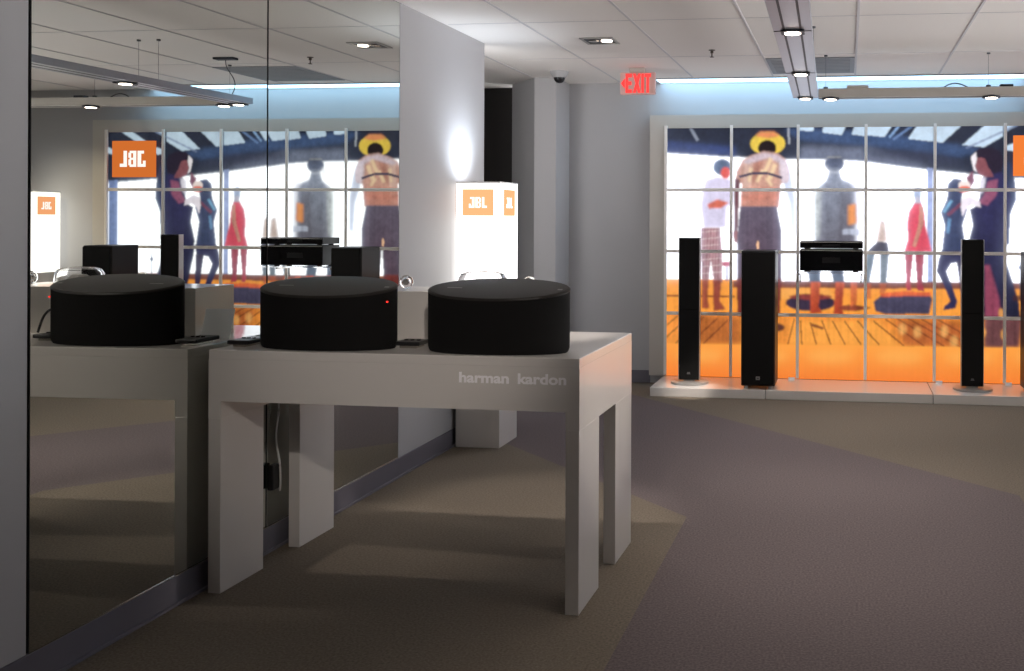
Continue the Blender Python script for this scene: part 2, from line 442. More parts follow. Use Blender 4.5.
bm = new(); box(bm, .009, .04, 4.435, 4.495, .30, .42, .006); obj('brick', bm, M['plast'], t)
bm = new(); tube(bm, spline([(.02, 4.515, .74), (.022, 4.51, .66), (.022, 4.49, .54), (.045, 4.485, .42), (.046, 4.49, .33), (.03, 4.51, .285), (.02, 4.525, .295)]), .0045); obj('cord', bm, M['cord'], t, True)

# ------------------------------------------------------------------ lit totems
def totem(x0, y0, lab):
    wx, wy, h = .318, .37, 1.853
    t = thing('light_totem', lab, 'display stand', (x0+wx/2, y0+wy/2, 0), 'white lit totems')
    bm = new(); box(bm, x0, x0+wx, y0, y0+wy, 0, 1.03, .003); obj('plinth', bm, M['lam'], t)
    bm = new(); box(bm, x0+.001, x0+wx-.001, y0+.001, y0+wy-.001, 1.031, h-.01); obj('light_box', bm, M['white_glow'], t, label='glowing white upper half')
    bm = new()
    for a, b, c, d in ((x0, x0+wx, y0, y0+.012), (x0, x0+wx, y0+wy-.012, y0+wy), (x0, x0+.012, y0+.012, y0+wy-.012), (x0+wx-.012, x0+wx, y0+.012, y0+wy-.012)): box(bm, a, b, c, d, h-.01, h)
    obj('top_rim', bm, M['card'], t)
    bm = new(); cyl(bm, (x0+.07, y0+wy*.42, h-.006), .03, .006, 20); obj('top_lamp', bm, M['top_glow'], t)
    lz0, lz1 = 1.615, 1.80
    p = obj('logo_panel', rects_bm([(0, 0, 1, 1)], x0+.045, lz0, .225, lz1-lz0, y0, .0015, 1, 1), M['orange_glow'], t, label='orange square on the front')
    obj('logo', rects_bm(JBL, x0+.092, lz0+.055, .13, .075, y0-.0016, .001, 22, 12), M['logo_glow'], p)
    p = obj('logo_panel', rects_bm([(0, 0, 1, 1)], y0+.07, lz0, .235, lz1-lz0, x0+wx, .0015, 1, 1, 'X'), M['orange_glow'], t, label='orange square on the side')
    obj('logo', rects_bm(JBL, y0+.12, lz0+.055, .13, .075, x0+wx+.0016, .001, 22, 12, 'X'), M['logo_glow'], p)
    bm = new(); box(bm, x0-.0015, x0-.0001, y0+.07, y0+.305, lz0, lz1); p = obj('logo_panel', bm, M['orange_glow'], t, label='orange square on the far side')
    rr = [(22-c, b, 22-a, e) for a, b, c, e in JBL]
    obj('logo', rects_bm(rr, y0+.12, lz0+.055, .13, .075, x0-.0026, .001, 22, 12, 'X'), M['logo_glow'], p)
    return t
tm = totem(.03, 6.69, 'white lit totem with orange squares standing by the left wall past the mirror')
dup(tm, (5.29+.159, 9.08+.185, 0), 'white lit totem right of the mural, seen only in the mirror')

# ------------------------------------------------------------------ backlit mural wall
BX0, BX1, BZ1 = .838, 4.98, 2.60
PX0, PX1 = .997, .997 + 6*.637; ZR = [2.472, 1.8785, 1.2867, .6885, .082]
mu = thing('mural_lightbox', 'wall-wide backlit photo mural of people on a deck in a grey frame', 'mural', ((BX0+BX1)/2, 9.6, .0))
bm = new()
box(bm, BX0, PX0, 9.513, 9.599, .083, BZ1, .002); box(bm, PX1, BX1, 9.513, 9.599, .083, BZ1, .002); box(bm, PX0, PX1, 9.513, 9.599, ZR[0], BZ1)
obj('frame', bm, M['grey'], mu)
for i in range(7):
    x = PX0 + .637*i
    bm = new(); box(bm, x-.014, x+.014, 9.496, 9.512, .09, ZR[0]+.025, .002); box(bm, x-.004, x+.004, 9.512, 9.529, .09, ZR[0])
    obj('mullion', bm, M['mullion'], mu)
for z in ZR[1:4]:
    bm = new(); box(bm, PX0, PX1, 9.514, 9.528, z-.016, z+.016, .002); obj('transom', bm, M['mullion'], mu)

# --- the printed picture: painted into a fine colour grid (units: print layout, 0..411 across, 0..255 down)
def px_u(x):   # layout column -> 0..1
    a = lambda q: 1.0/(q + 7030.0)
    return (a(666.0) - a(x)) / (a(666.0) - a(1005.0)) * 5.0/6.0
def paint():
    W, Hh = 600, 372
    k0 = 24
    img = np.zeros((Hh, W, 3)); img[:] = (1.9, 1.92, 1.98)
    yy, xx = np.mgrid[0:Hh, 0:W]
    def uv(p):
        x, y = p
        top = 127.6 - .0022*(x-666); bot = 378.5 + .0165*(x-666)
        return px_u(x)*(W-1), (y-top)/(bot-top)*(Hh-1)
    def mask(poly):
        P = [uv(p) for p in poly]; m = np.zeros((Hh, W), bool)
        n = len(P)
        for i in range(n):
            x1, y1 = P[i]; x2, y2 = P[(i+1) % n]
            if y1 == y2: continue
            c = ((y1 > yy) != (y2 > yy)) & (xx < (x2-x1)*(yy-y1)/(y2-y1)+x1)
            m ^= c
        return m.astype(float)
    def blur(m, s):
        if s <= 0: return m
        r = max(1, int(3*s)); k = np.exp(-.5*(np.arange(-r, r+1)/s)**2); k /= k.sum()
        m = np.pad(m, ((r, r), (r, r)), mode='edge')
        m = np.apply_along_axis(lambda v: np.convolve(v, k, 'valid'), 0, m)
        return np.apply_along_axis(lambda v: np.convolve(v, k, 'valid'), 1, m)
    def C(c): return np.array([lin(v) for v in c])
    def put(poly, c, s=1.0, op=1.0, c2=None):
        m = blur(mask(poly), s)[..., None]*op
        col = C(c)
        if c2 is not None:
            ys = [uv(p)[1] for p in poly]; t = np.clip((yy-min(ys))/(max(ys)-min(ys)+1e-6), 0, 1)[..., None]
            col = col*(1-t) + C(c2)*t
        img[:] = img*(1-m) + col*m
    def glowp(poly, v, s, op=1.0):
        m = blur(mask(poly), s)[..., None]*op
        img[:] = img*(1-m) + np.array(v)*m
    def ell(cx, cy, rx, ry, n=24, a0=0, a1=2*PI): return [(cx+rx*math.cos(a0+(a1-a0)*i/n), cy+ry*math.sin(a0+(a1-a0)*i/n)) for i in range(n)]
    def line(a, b, w): 
        dx, dy = b[0]-a[0], b[1]-a[1]; l = math.hypot(dx, dy); nx, ny = -dy/l*w/2, dx/l*w/2
        return [(a[0]+nx, a[1]+ny), (b[0]+nx, b[1]+ny), (b[0]-nx, b[1]-ny), (a[0]-nx, a[1]-ny)]
    # roof
    roof = [(660, 120), (1085, 120), (1085, 184), (1040, 181), (1005, 178), (970, 175), (935, 171.5), (900, 167), (866, 162), (835, 160), (790, 160), (733, 157), (660, 152)]
    put(roof, (42, 48, 66), 1.4)
    put([(660, 140), (735, 146), (735, 157), (660, 152)], (58, 74, 128), 3, .8)
    put([(733, 128), (760, 127), (800, 140), (800, 150), (733, 140)], (50, 54, 72), 3, .6)
    put([(782, 128), (870, 131), (935, 142), (985, 150), (960, 158), (900, 150), (800, 140)], (72, 96, 140), 3, .75)
    put([(800, 146), (870, 148), (900, 158), (935, 168), (860, 160), (800, 158)], (130, 138, 162), 4, .7)
    put([(866, 150), (930, 152), (968, 165), (930, 165), (866, 158)], (60, 64, 88), 4, .7)
    sky = (205, 226, 246)
    for p in ([(799, 126), (814, 126), (813, 131), (799, 130.5)], [(823, 126), (846, 126), (841.5, 135.2), (822, 132.5)], [(854, 126), (865, 126), (865, 136.4), (851.5, 134.6)],
              [(866, 126), (892, 126), (884.5, 137.3), (866, 135.4)], [(917.5, 125), (933.6, 125), (933.4, 142.2), (908, 139.3)], [(935, 125), (963, 125), (942.2, 143.6), (935, 142.2)],
              [(986, 125), (1003, 125), (1003, 137.3), (984, 148), (962.3, 145.7)], [(1005.4, 125), (1018, 125), (1005.4, 133.4)], [(1005.6, 147), (1014, 144), (1024, 145), (1014, 152), (1005.6, 151)],
              [(1060, 126), (1046, 126), (1027, 138), (1040, 138)], [(1080, 142), (1066, 147), (1066, 153), (1080, 149)]):
        put(p, sky, .7); 
    put(line((690, 127), (697.5, 140), 3), (150, 158, 175), .8, .8)
    put(line((788, 127), (789, 144), 2), (190, 195, 205), .8, .8)
    put(line((966, 149), (1022, 124), 2), (130, 145, 180), .7, .8)
    put(line((889, 138), (900, 125), 2.2), (150, 185, 230), .8, .8)
    put(line((893, 140), (914, 125), 2.2), (120, 150, 200), .8, .7)
    # deck: posts first
    put([(927, 168), (933.5, 169), (933.5, 285), (928, 285)], (146, 160, 205), .7)
    put([(1064, 180), (1075, 181), (1075, 280), (1064, 280)], (120, 140, 190), .8)
    put([(1076, 180), (1080, 181), (1080, 280), (1076, 280)], (235, 240, 250), .8)
    # floor
    put([(660, 280), (735, 281), (800, 283), (1085, 284), (1085, 400), (660, 400)], (250, 160, 66), .6)
    put([(733, 282), (1085, 283.5), (1085, 290), (733, 289)], (104, 48, 46), 1.0, .9)
    put([(660, 296), (735, 297), (735, 299), (660, 298)], (120, 62, 40), .6, .8)
    put([(782, 290), (830, 290), (835, 300), (780, 300)], (252, 180, 92), 2, .7)
    put([(660, 315), (1085, 317), (1085, 347.5), (660, 345.5)], (232, 140, 60), 1.5, .8)
    put([(790, 322), (880, 322), (900, 347), (790, 346)], (252, 168, 74), 3, .8)
    put([(660, 318), (690, 317), (690, 346), (660, 346)], (240, 150, 66), 2, .6)
    put([(690, 316), (741, 318), (741, 346), (690, 346)], (150, 76, 44), 4, .7)
    put([(895, 320), (960, 322), (970, 348), (905, 347)], (168, 80, 48), 4, .75)
    put([(985, 316), (1024, 316), (1020, 348), (985, 348)], (78, 52, 72), 2, .9)
    put([(1024, 316), (1085, 316), (1085, 348), (1024, 348)], (150, 84, 60), 3, .8)
    for a, b in (((795, 320), (788.5, 346)), ((801, 322), (802.5, 346)), ((811, 324), (817, 346)), ((822.5, 322), (831.5, 346)), ((833, 322), (846, 346)), ((845, 322), (862, 346)), ((858, 322), (880, 346)),
                 ((874, 322), (905, 347)), ((886, 320), (925, 347)), ((897, 319), (945, 347)), ((908, 319), (962, 348)), ((922, 320), (975, 348)), ((938, 320), (985, 346)), ((664, 342), (690, 318)), ((664, 330), (678, 318)), ((676, 346), (705, 318)), ((690, 346), (718, 320)), ((704, 346), (728, 322))):
        put(line(a, b, 1.5), (112, 56, 36), .5, .75)
    for c in ((903, 330), (918, 333), (945, 332), (955, 342)): put(ell(c[0], c[1], 4, 6), (250, 190, 110), 2, .6)
    put([(660, 346), (1085, 348.5), (1085, 400), (660, 400)], (255, 164, 72), .7, 1, (240, 100, 34))
    for cx in (699, 765, 831, 900, 970, 1041): put(ell(cx, 358, 24, 7), (255, 186, 96), 6, .5)
    # low dark seats on the deck
    put(ell(811, 304, 25, 8.5), (58, 46, 66), 1); put(ell(811, 298, 22, 3), (150, 60, 50), 1, .8)
    put(ell(851, 309, 14, 3), (120, 50, 40), 1, .8)
    put([(874, 303), (882, 296), (930, 294), (933, 300), (930, 315), (885, 315), (876, 312)], (72, 68, 92), 1)
    put([(880, 294), (905, 292), (932, 293), (931, 297), (905, 297), (882, 298)], (225, 100, 60), 1, .9)
    put(ell(778, 329, 7, 4), (70, 40, 50), 1, .9)
    for x0 in (846, 852): put(line((812, 326), (824, 330), 2.4), (110, 55, 40), .8, .7)
    # person with a cap and plaid trousers
    put([(705, 179), (717, 176), (731, 179), (734, 190), (733, 206), (727, 208), (727, 229), (703, 229), (700, 207), (702, 190)], (222, 214, 240), 2)
    put(ell(722, 167, 9.5, 8.5), (84, 100, 128), 1.3); put(ell(725.5, 173, 5, 6), (228, 90, 78), 1.2)
    put([(707, 205), (717, 199.5), (729, 203), (721, 208.5), (709, 209)], (226, 116, 92), 1.2)
    put([(701, 228), (720, 228), (723, 255), (723, 283), (714, 283), (711, 262), (709, 282), (702, 282), (701, 255)], (176, 134, 138), 1)
    for q in range(7): put(line((702+3*q, 229), (700+3*q, 280), .8), (120, 60, 66), .5, .6); put(line((701, 233+7*q), (722, 231+7*q), .8), (235, 220, 215), .5, .6)
    put([(702, 281), (709, 281), (708, 300), (710, 310), (702, 310)], (160, 80, 58), 1.2)
    put([(713, 281), (722, 281), (720, 302), (726, 311), (714, 313)], (150, 72, 56), 1.2)
    put(ell(727, 265, 5, 3), (188, 80, 100), 1); put(line((727, 268), (727, 282), 4), (70, 60, 110), 1, .7)
    # man with straw hat
    put(ell(767.5, 143.5, 17.5, 11.5), (240, 206, 84), .9); put([(755, 136), (760, 131), (774, 131), (780, 136), (768, 138)], (236, 150, 100), 1.4)
    put(ell(767, 148, 9.2, 8), (36, 26, 30), .8)
    put([(783, 160), (788, 164), (792, 176), (796, 200), (796, 234), (791, 236), (789, 205), (783, 186)], (206, 214, 236), 2, .95)
    put([(736, 172), (742, 160), (752, 155), (764, 151), (777, 153), (785, 159), (789, 172), (788, 182), (781, 184), (779, 208), (741, 208), (742, 184), (735, 182)], (204, 156, 140), 1.2)
    put([(779, 158), (786, 162), (789, 172), (788, 182), (782, 184), (779, 172)], (226, 214, 226), 1.6, .85)
    put([(744, 160), (752, 158), (750, 206), (742, 206), (743, 185)], (226, 190, 176), 1.6, .8)
    put([(754, 160), (764, 158), (760, 172), (752, 186)], (176, 118, 104), 1.6, .7)
    put([(742, 196), (779, 194), (779, 199), (742, 201)], (226, 150, 130), 1.2, .7)
    put([(742, 162), (752, 156), (764, 152), (778, 155), (786, 161), (784, 165), (768, 158), (748, 164)], (214, 200, 214), 1.5, .8)
    for a, b, w_ in (((771, 158), (765, 172), 4), ((775, 164), (769, 180), 4.5), ((763, 170), (757, 182), 3.5), ((766, 178), (772, 186), 3), ((751, 168), (749, 182), 3)): put(line(a, b, w_), (252, 222, 180), 1.3, .8)
    put([(741, 188), (779, 188), (778, 208), (740, 208)], (200, 128, 112), 2, .7)
    for a, b in (((739, 177), (752, 173.5)), ((752, 173.5), (768, 173.5)), ((768, 173.5), (782, 178))): put(line(a, b, 2.6), (78, 70, 90), .6)
    put([(735, 178), (740, 180), (739, 205), (738, 235), (733.6, 240), (733.6, 200)], (112, 66, 70), 1.1)
    put([(733, 232), (739, 232), (738, 244), (734, 243)], (150, 90, 86), 1)
    put([(740, 207), (777, 207), (782, 232), (782, 282), (762, 282), (759, 250), (757, 282), (737, 282), (737, 240)], (104, 94, 112), 1, 1, (92, 70, 84))
    put([(737, 280), (757, 280), (756, 318), (738, 318)], (120, 52, 46), 1); put([(763, 280), (782, 280), (780, 318), (764, 318)], (120, 52, 46), 1)
    put(ell(758, 246, 1.3, 4.5), (255, 200, 160), .6)
    # man in grey, blurred by the light
    put([(848, 184), (856, 180), (861, 190), (861, 250), (850, 250)], (224, 224, 236), 3, .8)
    put([(830, 173), (839, 173), (841, 179), (849, 182), (855, 189), (856, 240), (855, 250), (815, 250), (815, 215), (815, 196), (818, 187), (827, 180)], (158, 166, 186), 2.2, 1, (98, 94, 104))
    put([(840, 192), (853, 192), (853, 250), (838, 250)], (96, 90, 100), 3, .5)
    put([(812, 190), (821, 186), (819, 240), (812, 240)], (226, 232, 230), 3, .7)
    put(ell(834.3, 164, 10.2, 7.8), (86, 94, 118), 1.3); put(ell(834, 157.4, 8, 1.2), (250, 245, 225), .8, .2); put([(829.5, 168), (839, 168), (841, 181), (827, 181)], (150, 158, 178), 1.4, .8)
    put(ell(824.5, 171, 3.5, 5), (245, 245, 250), 2.5, .8)
    put([(848, 206), (856, 204), (857, 224), (848, 226)], (232, 150, 86), 1.6)
    put([(843, 230), (860, 230), (860, 236), (843, 235)], (190, 196, 215), 1, .8)
    put([(806, 262), (821, 262), (821, 284), (810, 284)], (92, 104, 122), .9); put([(829, 262), (843, 262), (845, 284), (834, 284)], (88, 100, 118), .9)
    put([(811, 283), (821, 283), (819, 308), (823, 314), (811, 315)], (206, 98, 64), 1.1, 1, (170, 62, 40)); put([(836, 283), (845, 283), (843, 306), (844, 316), (834, 315)], (196, 90, 60), 1.1, 1, (160, 58, 40))
    put([(851, 283), (858, 283), (857, 312), (851, 312)], (196, 96, 56), 1, .9)
    put(ell(855, 309, 16, 2.2), (130, 60, 48), .8, .8)
    # woman with bare back
    put([(880, 219), (886, 222), (888, 243), (876, 244), (878, 232)], (196, 172, 158), 2)
    put([(867, 252), (878, 242), (888, 243), (890, 254), (866, 254)], (58, 50, 60), .9)
    put([(866, 253), (876, 253), (870, 284), (863, 284)], (104, 118, 128), 1); put([(880, 253), (890, 253), (887, 284), (880, 284)], (112, 122, 130), 1)
    put([(866, 284), (872, 284), (871, 300), (865, 300)], (190, 96, 60), 1, .8); put([(880, 284), (887, 284), (886, 294), (880, 294)], (190, 96, 60), 1, .8)
    # girl in a red dress
    put(ell(917.5, 194, 4.4, 7), (168, 182, 212), 1.5); put([(915, 198), (921, 198), (922, 206), (914, 206)], (196, 190, 205), 1.2)
    put([(909, 212), (914, 204), (922, 204), (925, 215), (926, 226), (932.5, 253), (904, 253), (908, 240), (907, 224)], (226, 74, 94), 1.1)
    put([(920, 206), (923.5, 208), (923.5, 226), (916, 248), (912.5, 247), (918.5, 226)], (206, 138, 118), .7)
    put([(905, 252), (914, 252), (911, 285), (912, 291), (907, 291)], (178, 66, 78), .8); put([(915, 252), (925, 252), (923, 284), (925, 292), (918, 291)], (170, 58, 72), .8)
    # girl in blue
    put([(948, 184), (954, 179), (962, 180), (964, 190), (962, 200), (968, 210), (963, 226), (967, 252), (942, 253), (945, 226), (941, 213), (947, 200)], (58, 68, 104), 1)
    put(line((944, 213), (952, 201), 3), (120, 176, 214), .8, .8); put(line((948, 234), (950, 219), 3.4), (112, 160, 204), .8, .7)
    put(line((948, 216), (962, 204), 3.4), (132, 66, 88), .8, .8)
    put([(942, 251), (968, 251), (966, 263), (952, 264), (947, 272), (953, 288), (958, 302), (956, 309), (944, 311), (945, 307), (951, 302), (944, 285), (937, 272), (939, 260)], (50, 48, 84), .8)
    put([(957, 262), (967, 262), (968, 300), (962, 306), (961, 290)], (56, 44, 70), .8)
    # man in navy drinking
    put([(1002, 160), (1012, 164), (1016, 185), (1017, 200), (1011, 215), (1010, 245), (1003, 245)], (46, 58, 88), 1)
    put([(981, 180), (988, 172), (1000, 171), (1008, 182), (1012, 200), (1009, 215), (1008, 240), (1007, 262), (1014, 284), (1020, 304), (1021, 318), (985, 318), (976, 292), (969, 262), (968, 246), (973, 226), (970, 210), (979, 205)], (50, 48, 92), 1, 1, (38, 38, 58))
    put([(976, 157), (985, 156), (990, 168), (994, 178), (986, 178), (979, 175), (975, 168)], (142, 84, 92), .9)
    put([(973, 155), (979, 149.5), (991, 148.5), (1000, 152), (1004, 162), (1002, 172), (994, 175), (988, 168), (985, 159), (976, 158)], (44, 36, 54), .9)
    put([(971, 158), (976, 153), (977, 160), (975, 167), (977, 173), (974, 171), (972.5, 165)], (250, 244, 250), .8)
    put([(988, 182), (998, 180), (997, 196), (988, 206), (978, 204), (984, 196)], (148, 84, 112), 1.2)
    put([(978, 180), (986, 178), (984, 192), (978, 198)], (245, 240, 250), 1.4, .85)
    put([(962, 199), (970, 196), (980, 202), (981, 208), (972, 206), (966, 210), (963, 218), (961, 208)], (246, 236, 246), .9)
    put([(966, 178), (973, 172), (975, 182), (970, 190)], (130, 70, 90), 1)
    put(ell(964.5, 186, 6, 5), (250, 232, 226), .9); put(ell(965, 190, 6.5, 3.6), (232, 106, 70), .9)
    put([(985, 266), (990, 266), (1000, 300), (1002, 317), (986, 317)], (150, 70, 92), 1.6, .85)
    for c in ((984, 333), (1002, 314), (1004, 335)): put(ell(c[0], c[1], 2.6, 5), (240, 170, 90), 1.2, .8)
    put(line((1021, 262), (1021, 300), 1.2), (60, 60, 70), .5, .9); put(ell(1021, 268, 2, 2.4), (40, 40, 50), .5)
    put([(1014, 296), (1085, 298), (1085, 302), (1014, 301)], (70, 40, 44), 1, .8)
    # printed grain and folds: uneven ink where the picture is not blown out
    rng = np.random.default_rng(7)
    tex = np.zeros((Hh, W))
    for s_, k_ in ((1.0, .55), (2.5, .6), (6, .5), (14, .4)):
        g = blur(rng.standard_normal((Hh, W)), s_); tex += k_*g/g.std()
    stretch = blur(rng.standard_normal((Hh, W)), 1.2); stretch = np.cumsum(stretch, 0); stretch = stretch-blur(stretch, 10); tex += .7*stretch/stretch.std()
    dark = (np.clip((1.15-img.max(2))/.5, 0, 1)*np.clip((Hh*.86-yy)/6, .15, 1))[..., None]
    img = img*(1+dark*np.clip(.085*tex, -.4, .5)[..., None])
    lum = np.clip(img-1, 0, 1)  # glare around the blown-out areas, painted into the print colours
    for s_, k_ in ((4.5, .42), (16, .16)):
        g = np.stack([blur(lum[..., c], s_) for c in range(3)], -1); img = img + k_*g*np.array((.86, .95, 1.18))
    return W, Hh, blur_all(img)
def blur_all(img):
    out = img.copy()
    out[1:-1, 1:-1] = (4*img[1:-1, 1:-1] + 2*(img[:-2, 1:-1]+img[2:, 1:-1]+img[1:-1, :-2]+img[1:-1, 2:]) + img[:-2, :-2]+img[:-2, 2:]+img[2:, :-2]+img[2:, 2:])/16
    return out
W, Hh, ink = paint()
xs = np.linspace(PX0, PX1, W); zs = np.linspace(ZR[0], ZR[4]-.0, Hh)
gx, gz = np.meshgrid(xs, zs)
org = np.array(wloc(mu))
co = np.stack([gx-org[0], np.full_like(gx, 9.53)-org[1], gz-org[2]], -1).reshape(-1, 3).astype(np.float32)
idx = np.arange(W*Hh).reshape(Hh, W)
quads = np.stack([idx[:-1, :-1], idx[1:, :-1], idx[1:, 1:], idx[:-1, 1:]], -1).reshape(-1, 4).astype(np.int32)
me = bpy.data.meshes.new('printed_photo')
me.vertices.add(W*Hh); me.vertices.foreach_set('co', co.ravel())
me.loops.add(quads.size); me.loops.foreach_set('vertex_index', quads.ravel())
me.polygons.add(len(quads)); me.polygons.foreach_set('loop_start', np.arange(0, quads.size, 4, dtype=np.int32))
me.update(calc_edges=True)
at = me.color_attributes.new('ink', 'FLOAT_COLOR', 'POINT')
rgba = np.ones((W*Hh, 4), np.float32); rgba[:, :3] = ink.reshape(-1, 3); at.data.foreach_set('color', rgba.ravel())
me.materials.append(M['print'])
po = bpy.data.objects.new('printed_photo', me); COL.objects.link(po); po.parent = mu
bm = new(); box(bm, PX0-.005, PX1+.005, 9.533, 9.598, ZR[4]-.0, ZR[0]); obj('backing', bm, M['grey'], mu)
# perimeter slot light in the ceiling above the mural
t = thing('slot_light', 'cool white slot light along the ceiling edge above the mural', 'ceiling light', (2.56, 9.45, H))
bm = new(); box(bm, .93, 4.36, 9.30, 9.585, H-.004, H-.0003); obj('diffuser', bm, M['cove'], t)
bm = new(); box(bm, .91, 4.38, 9.285, 9.30, H-.012, H, .001); box(bm, .91, .93, 9.30, 9.6, H-.012, H, .001); obj('trim_bar', bm, M['wall'], t)

# brand board hung on the mural
t = thing('brand_board', 'orange board with white block letters hung at the top right of the mural', 'sign', (4.485, 9.49, 2.0))
bm = new(); box(bm, 4.25, 4.72, 9.462, 9.492, 2.005, 2.378, .002); b_ = obj('board', bm, M['sign_orange'], t)
obj('logo', rects_bm(JBL, 4.345, 2.11, .285, .165, 9.4605, .003, 22, 12), M['logo_glow'], t)

# platform
bm = new()
for a, b in ((.978, 2.02), (2.026, 3.48), (3.486, 4.975)): box(bm, a, b, 8.857, 9.512, 0, .081, .004)
tag(obj('display_platform', bm, M['lam']), 'low white platform running along the foot of the mural', 'platform')

# ------------------------------------------------------------------ tower speakers on the platform
PZ = .081
def slim_tower(cx, yf, lab):
    t = thing('slim_tower_speaker', lab, 'speaker', (cx, yf+.06, PZ), 'slim tower speakers on the platform')
    w2, zt = .099, 1.425
    bm = new(); cyl(bm, (cx+.005, yf+.03, PZ+.009), .176, .018, 48); bmesh.ops.bevel(bm, geom=[e for e in bm.edges if e.calc_face_angle(0) > 1], offset=.005, segments=2, affect='EDGES')
    obj('base_plate', bm, M['silver'], t, True, 'round polished base plate')
    bm = new(); box(bm, cx-.05, cx+.05, yf+.02, yf+.09, PZ+.018, PZ+.03); obj('neck', bm, M['silver'], t)
    bm = new(); box(bm, cx-w2+.006, cx+w2-.006, yf+.006, yf+.075, PZ+.03, zt, .006); obj('cabinet', bm, M['pgloss'], t)
    for s in (-1, 1):
        bm = new(); box(bm, min(cx+s*w2, cx+s*(w2-.006)), max(cx+s*w2, cx+s*(w2-.006)), yf+.004, yf+.075, PZ+.03, zt, .002); obj('side_trim', bm, M['silver'], t, label='silver side strip')
    bm = new(); box(bm, cx-w2+.01, cx+w2-.01, yf-.002, yf+.006, PZ+.04, .76, .002); box(bm, cx-w2+.01, cx+w2-.01, yf-.002, yf+.006, .765, zt-.01, .002); obj('grille', bm, M['fabric'], t)
    obj('badge', rects_bm(JBL, cx-.016, PZ+.085, .032, .018, yf-.002, .001, 22, 12), M['grey_letter'], t, label='small grey badge')
    return t
s1 = slim_tower(1.29, 9.12, 'slim black tower on a round plate at the left end of the platform')
dup(s1, (3.85, 9.14+.06, PZ), 'slim black tower on a round plate in front of the man in navy')
def big_tower(x0, yf, lab):
    w_, d_, zt = .305, .40, 1.318
    t = thing('tower_speaker', lab, 'speaker', (x0+w_/2, yf+d_/2, PZ), 'wide tower speakers on the platform')
    bm = new(); box(bm, x0, x0+w_, yf+.02, yf+d_, PZ+.025, zt, .012, 3); obj('cabinet', bm, M['gloss'], t)
    bm = new(); box(bm, x0+.008, x0+w_-.008, yf, yf+.022, PZ+.04, zt-.01, .01, 3); obj('grille', bm, M['fabric'], t)
    for x in (x0+.045, x0+w_-.045):
        for y in (yf+.05, yf+d_-.05):
            bm = new(); cyl(bm, (x, y, PZ+.0125), .022, .025, 20, r2=.017); obj('foot', bm, M['silver'], t)
    bm = new(); box(bm, x0+.136, x0+.172, yf-.003, yf+.002, PZ+.085, PZ+.115, .001); b = obj('badge', bm, M['silver'], t, label='small silver badge')
    obj('logo', rects_bm(JBL, x0+.143, PZ+.093, .022, .013, yf-.003, .001, 22, 12), M['plast'], b)
    return t
s3 = big_tower(1.797, 8.885, 'wide black tower speaker beside the straw-hatted man of the mural')
dup(s3, (4.285+.1525, 8.885+.20, PZ), 'wide black tower speaker at the right edge of the photo')

# shelf with a receiver and a slim player
t = thing('wall_shelf', 'clear shelf held on the mural uprights under the black receiver', 'shelf', (2.58, 9.46, 1.10))
bm = new(); box(bm, 2.275, 2.895, 9.13, 9.49, 1.108, 1.12, .002); obj('shelf_plate', bm, M['clear'], t)
for x in (2.29, 2.86):
    bm = new(); box(bm, x, x+.012, 9.25, 9.494, 1.085, 1.107, .002); box(bm, x, x+.012, 9.48, 9.494, 1.0, 1.107, .002); obj('bracket', bm, M['steel'], t)
def deck(name, lab, z0, z1, x0, x1, y0, y1, knob):
    t = thing(name, lab, 'hi-fi', ((x0+x1)/2, (y0+y1)/2, z0))
    bm = new(); box(bm, x0, x1, y0+.012, y1, z0+.012, z1, .004); obj('case', bm, M['gloss'], t)
    bm = new(); box(bm, x0-.003, x1+.003, y0, y0+.012, z0+.012, z1-.002, .004); f = obj('front_panel', bm, M['pgloss'], t)
    bm = new(); box(bm, x0, x1, y0-.002, y0+.001, z1-.012, z1-.006); obj('trim_strip', bm, M['silver'], f, label='thin silver line')
    for x in (x0+.06, x1-.06):
        for y in (y0+.06, y1-.06):
            bm = new(); cyl(bm, (x, y, z0+.006), .025, .0122, 18); obj('foot', bm, M['plast'], t)
    if knob:
        bm = new(); cyl(bm, (x1-.1, y0-.012, (z0+z1)/2), .035, .024, 24, 'Y'); obj('knob', bm, M['pgloss'], f, True)
    bm = new(); box(bm, x0+.2, x1-.2, y0-.002, y0+.001, z0+.4*(z1-z0), z0+.65*(z1-z0)); obj('display', bm, M['plast'], f)
    return t
deck('receiver', 'deep black receiver on the clear shelf, under the slim player', 1.1205, 1.325, 2.312, 2.875, 9.12, 9.46, True)
deck('disc_player', 'slim black player stacked on top of the receiver', 1.3255, 1.40, 2.312, 2.875, 9.12, 9.46, False)
# tiny cards on the platform
def tagcard(x, y, lab):
    t = thing('shelf_tag', lab, 'tag', (x, y, PZ), 'white shelf tags on the platform')
    bm = new(); prism(bm, [(x-.03, y), (x+.03, y), (x+.03, y+.035), (x-.03, y+.035)], PZ, PZ+.004); obj('foot', bm, M['card'], t)
    bm = new(); v = [bm.verts.new(c) for c in ((x-.03, y+.018, PZ+.004), (x+.03, y+.018, PZ+.004), (x+.03, y+.03, PZ+.026), (x-.03, y+.03, PZ+.026), (x-.03, y+.022, PZ+.004), (x+.03, y+.022, PZ+.004), (x+.03, y+.034, PZ+.026), (x-.03, y+.034, PZ+.026))]
    for f in ((0, 1, 2, 3), (7, 6, 5, 4), (0, 4, 5, 1), (1, 5, 6, 2), (2, 6, 7, 3), (3, 7, 4, 0)): bm.faces.new([v[i] for i in f])
    obj('card', bm, M['card'], t); return t
k1 = tagcard(2.22, 9.42, 'tiny white tag on the platform right of the wide tower under the shelf')
dup(k1, (3.585, 9.42, PZ), 'tiny white tag on the platform just left of the navy man\'s slim tower')
dup(k1, (4.21, 9.42, PZ), 'tiny white tag on the platform beside the edge tower')

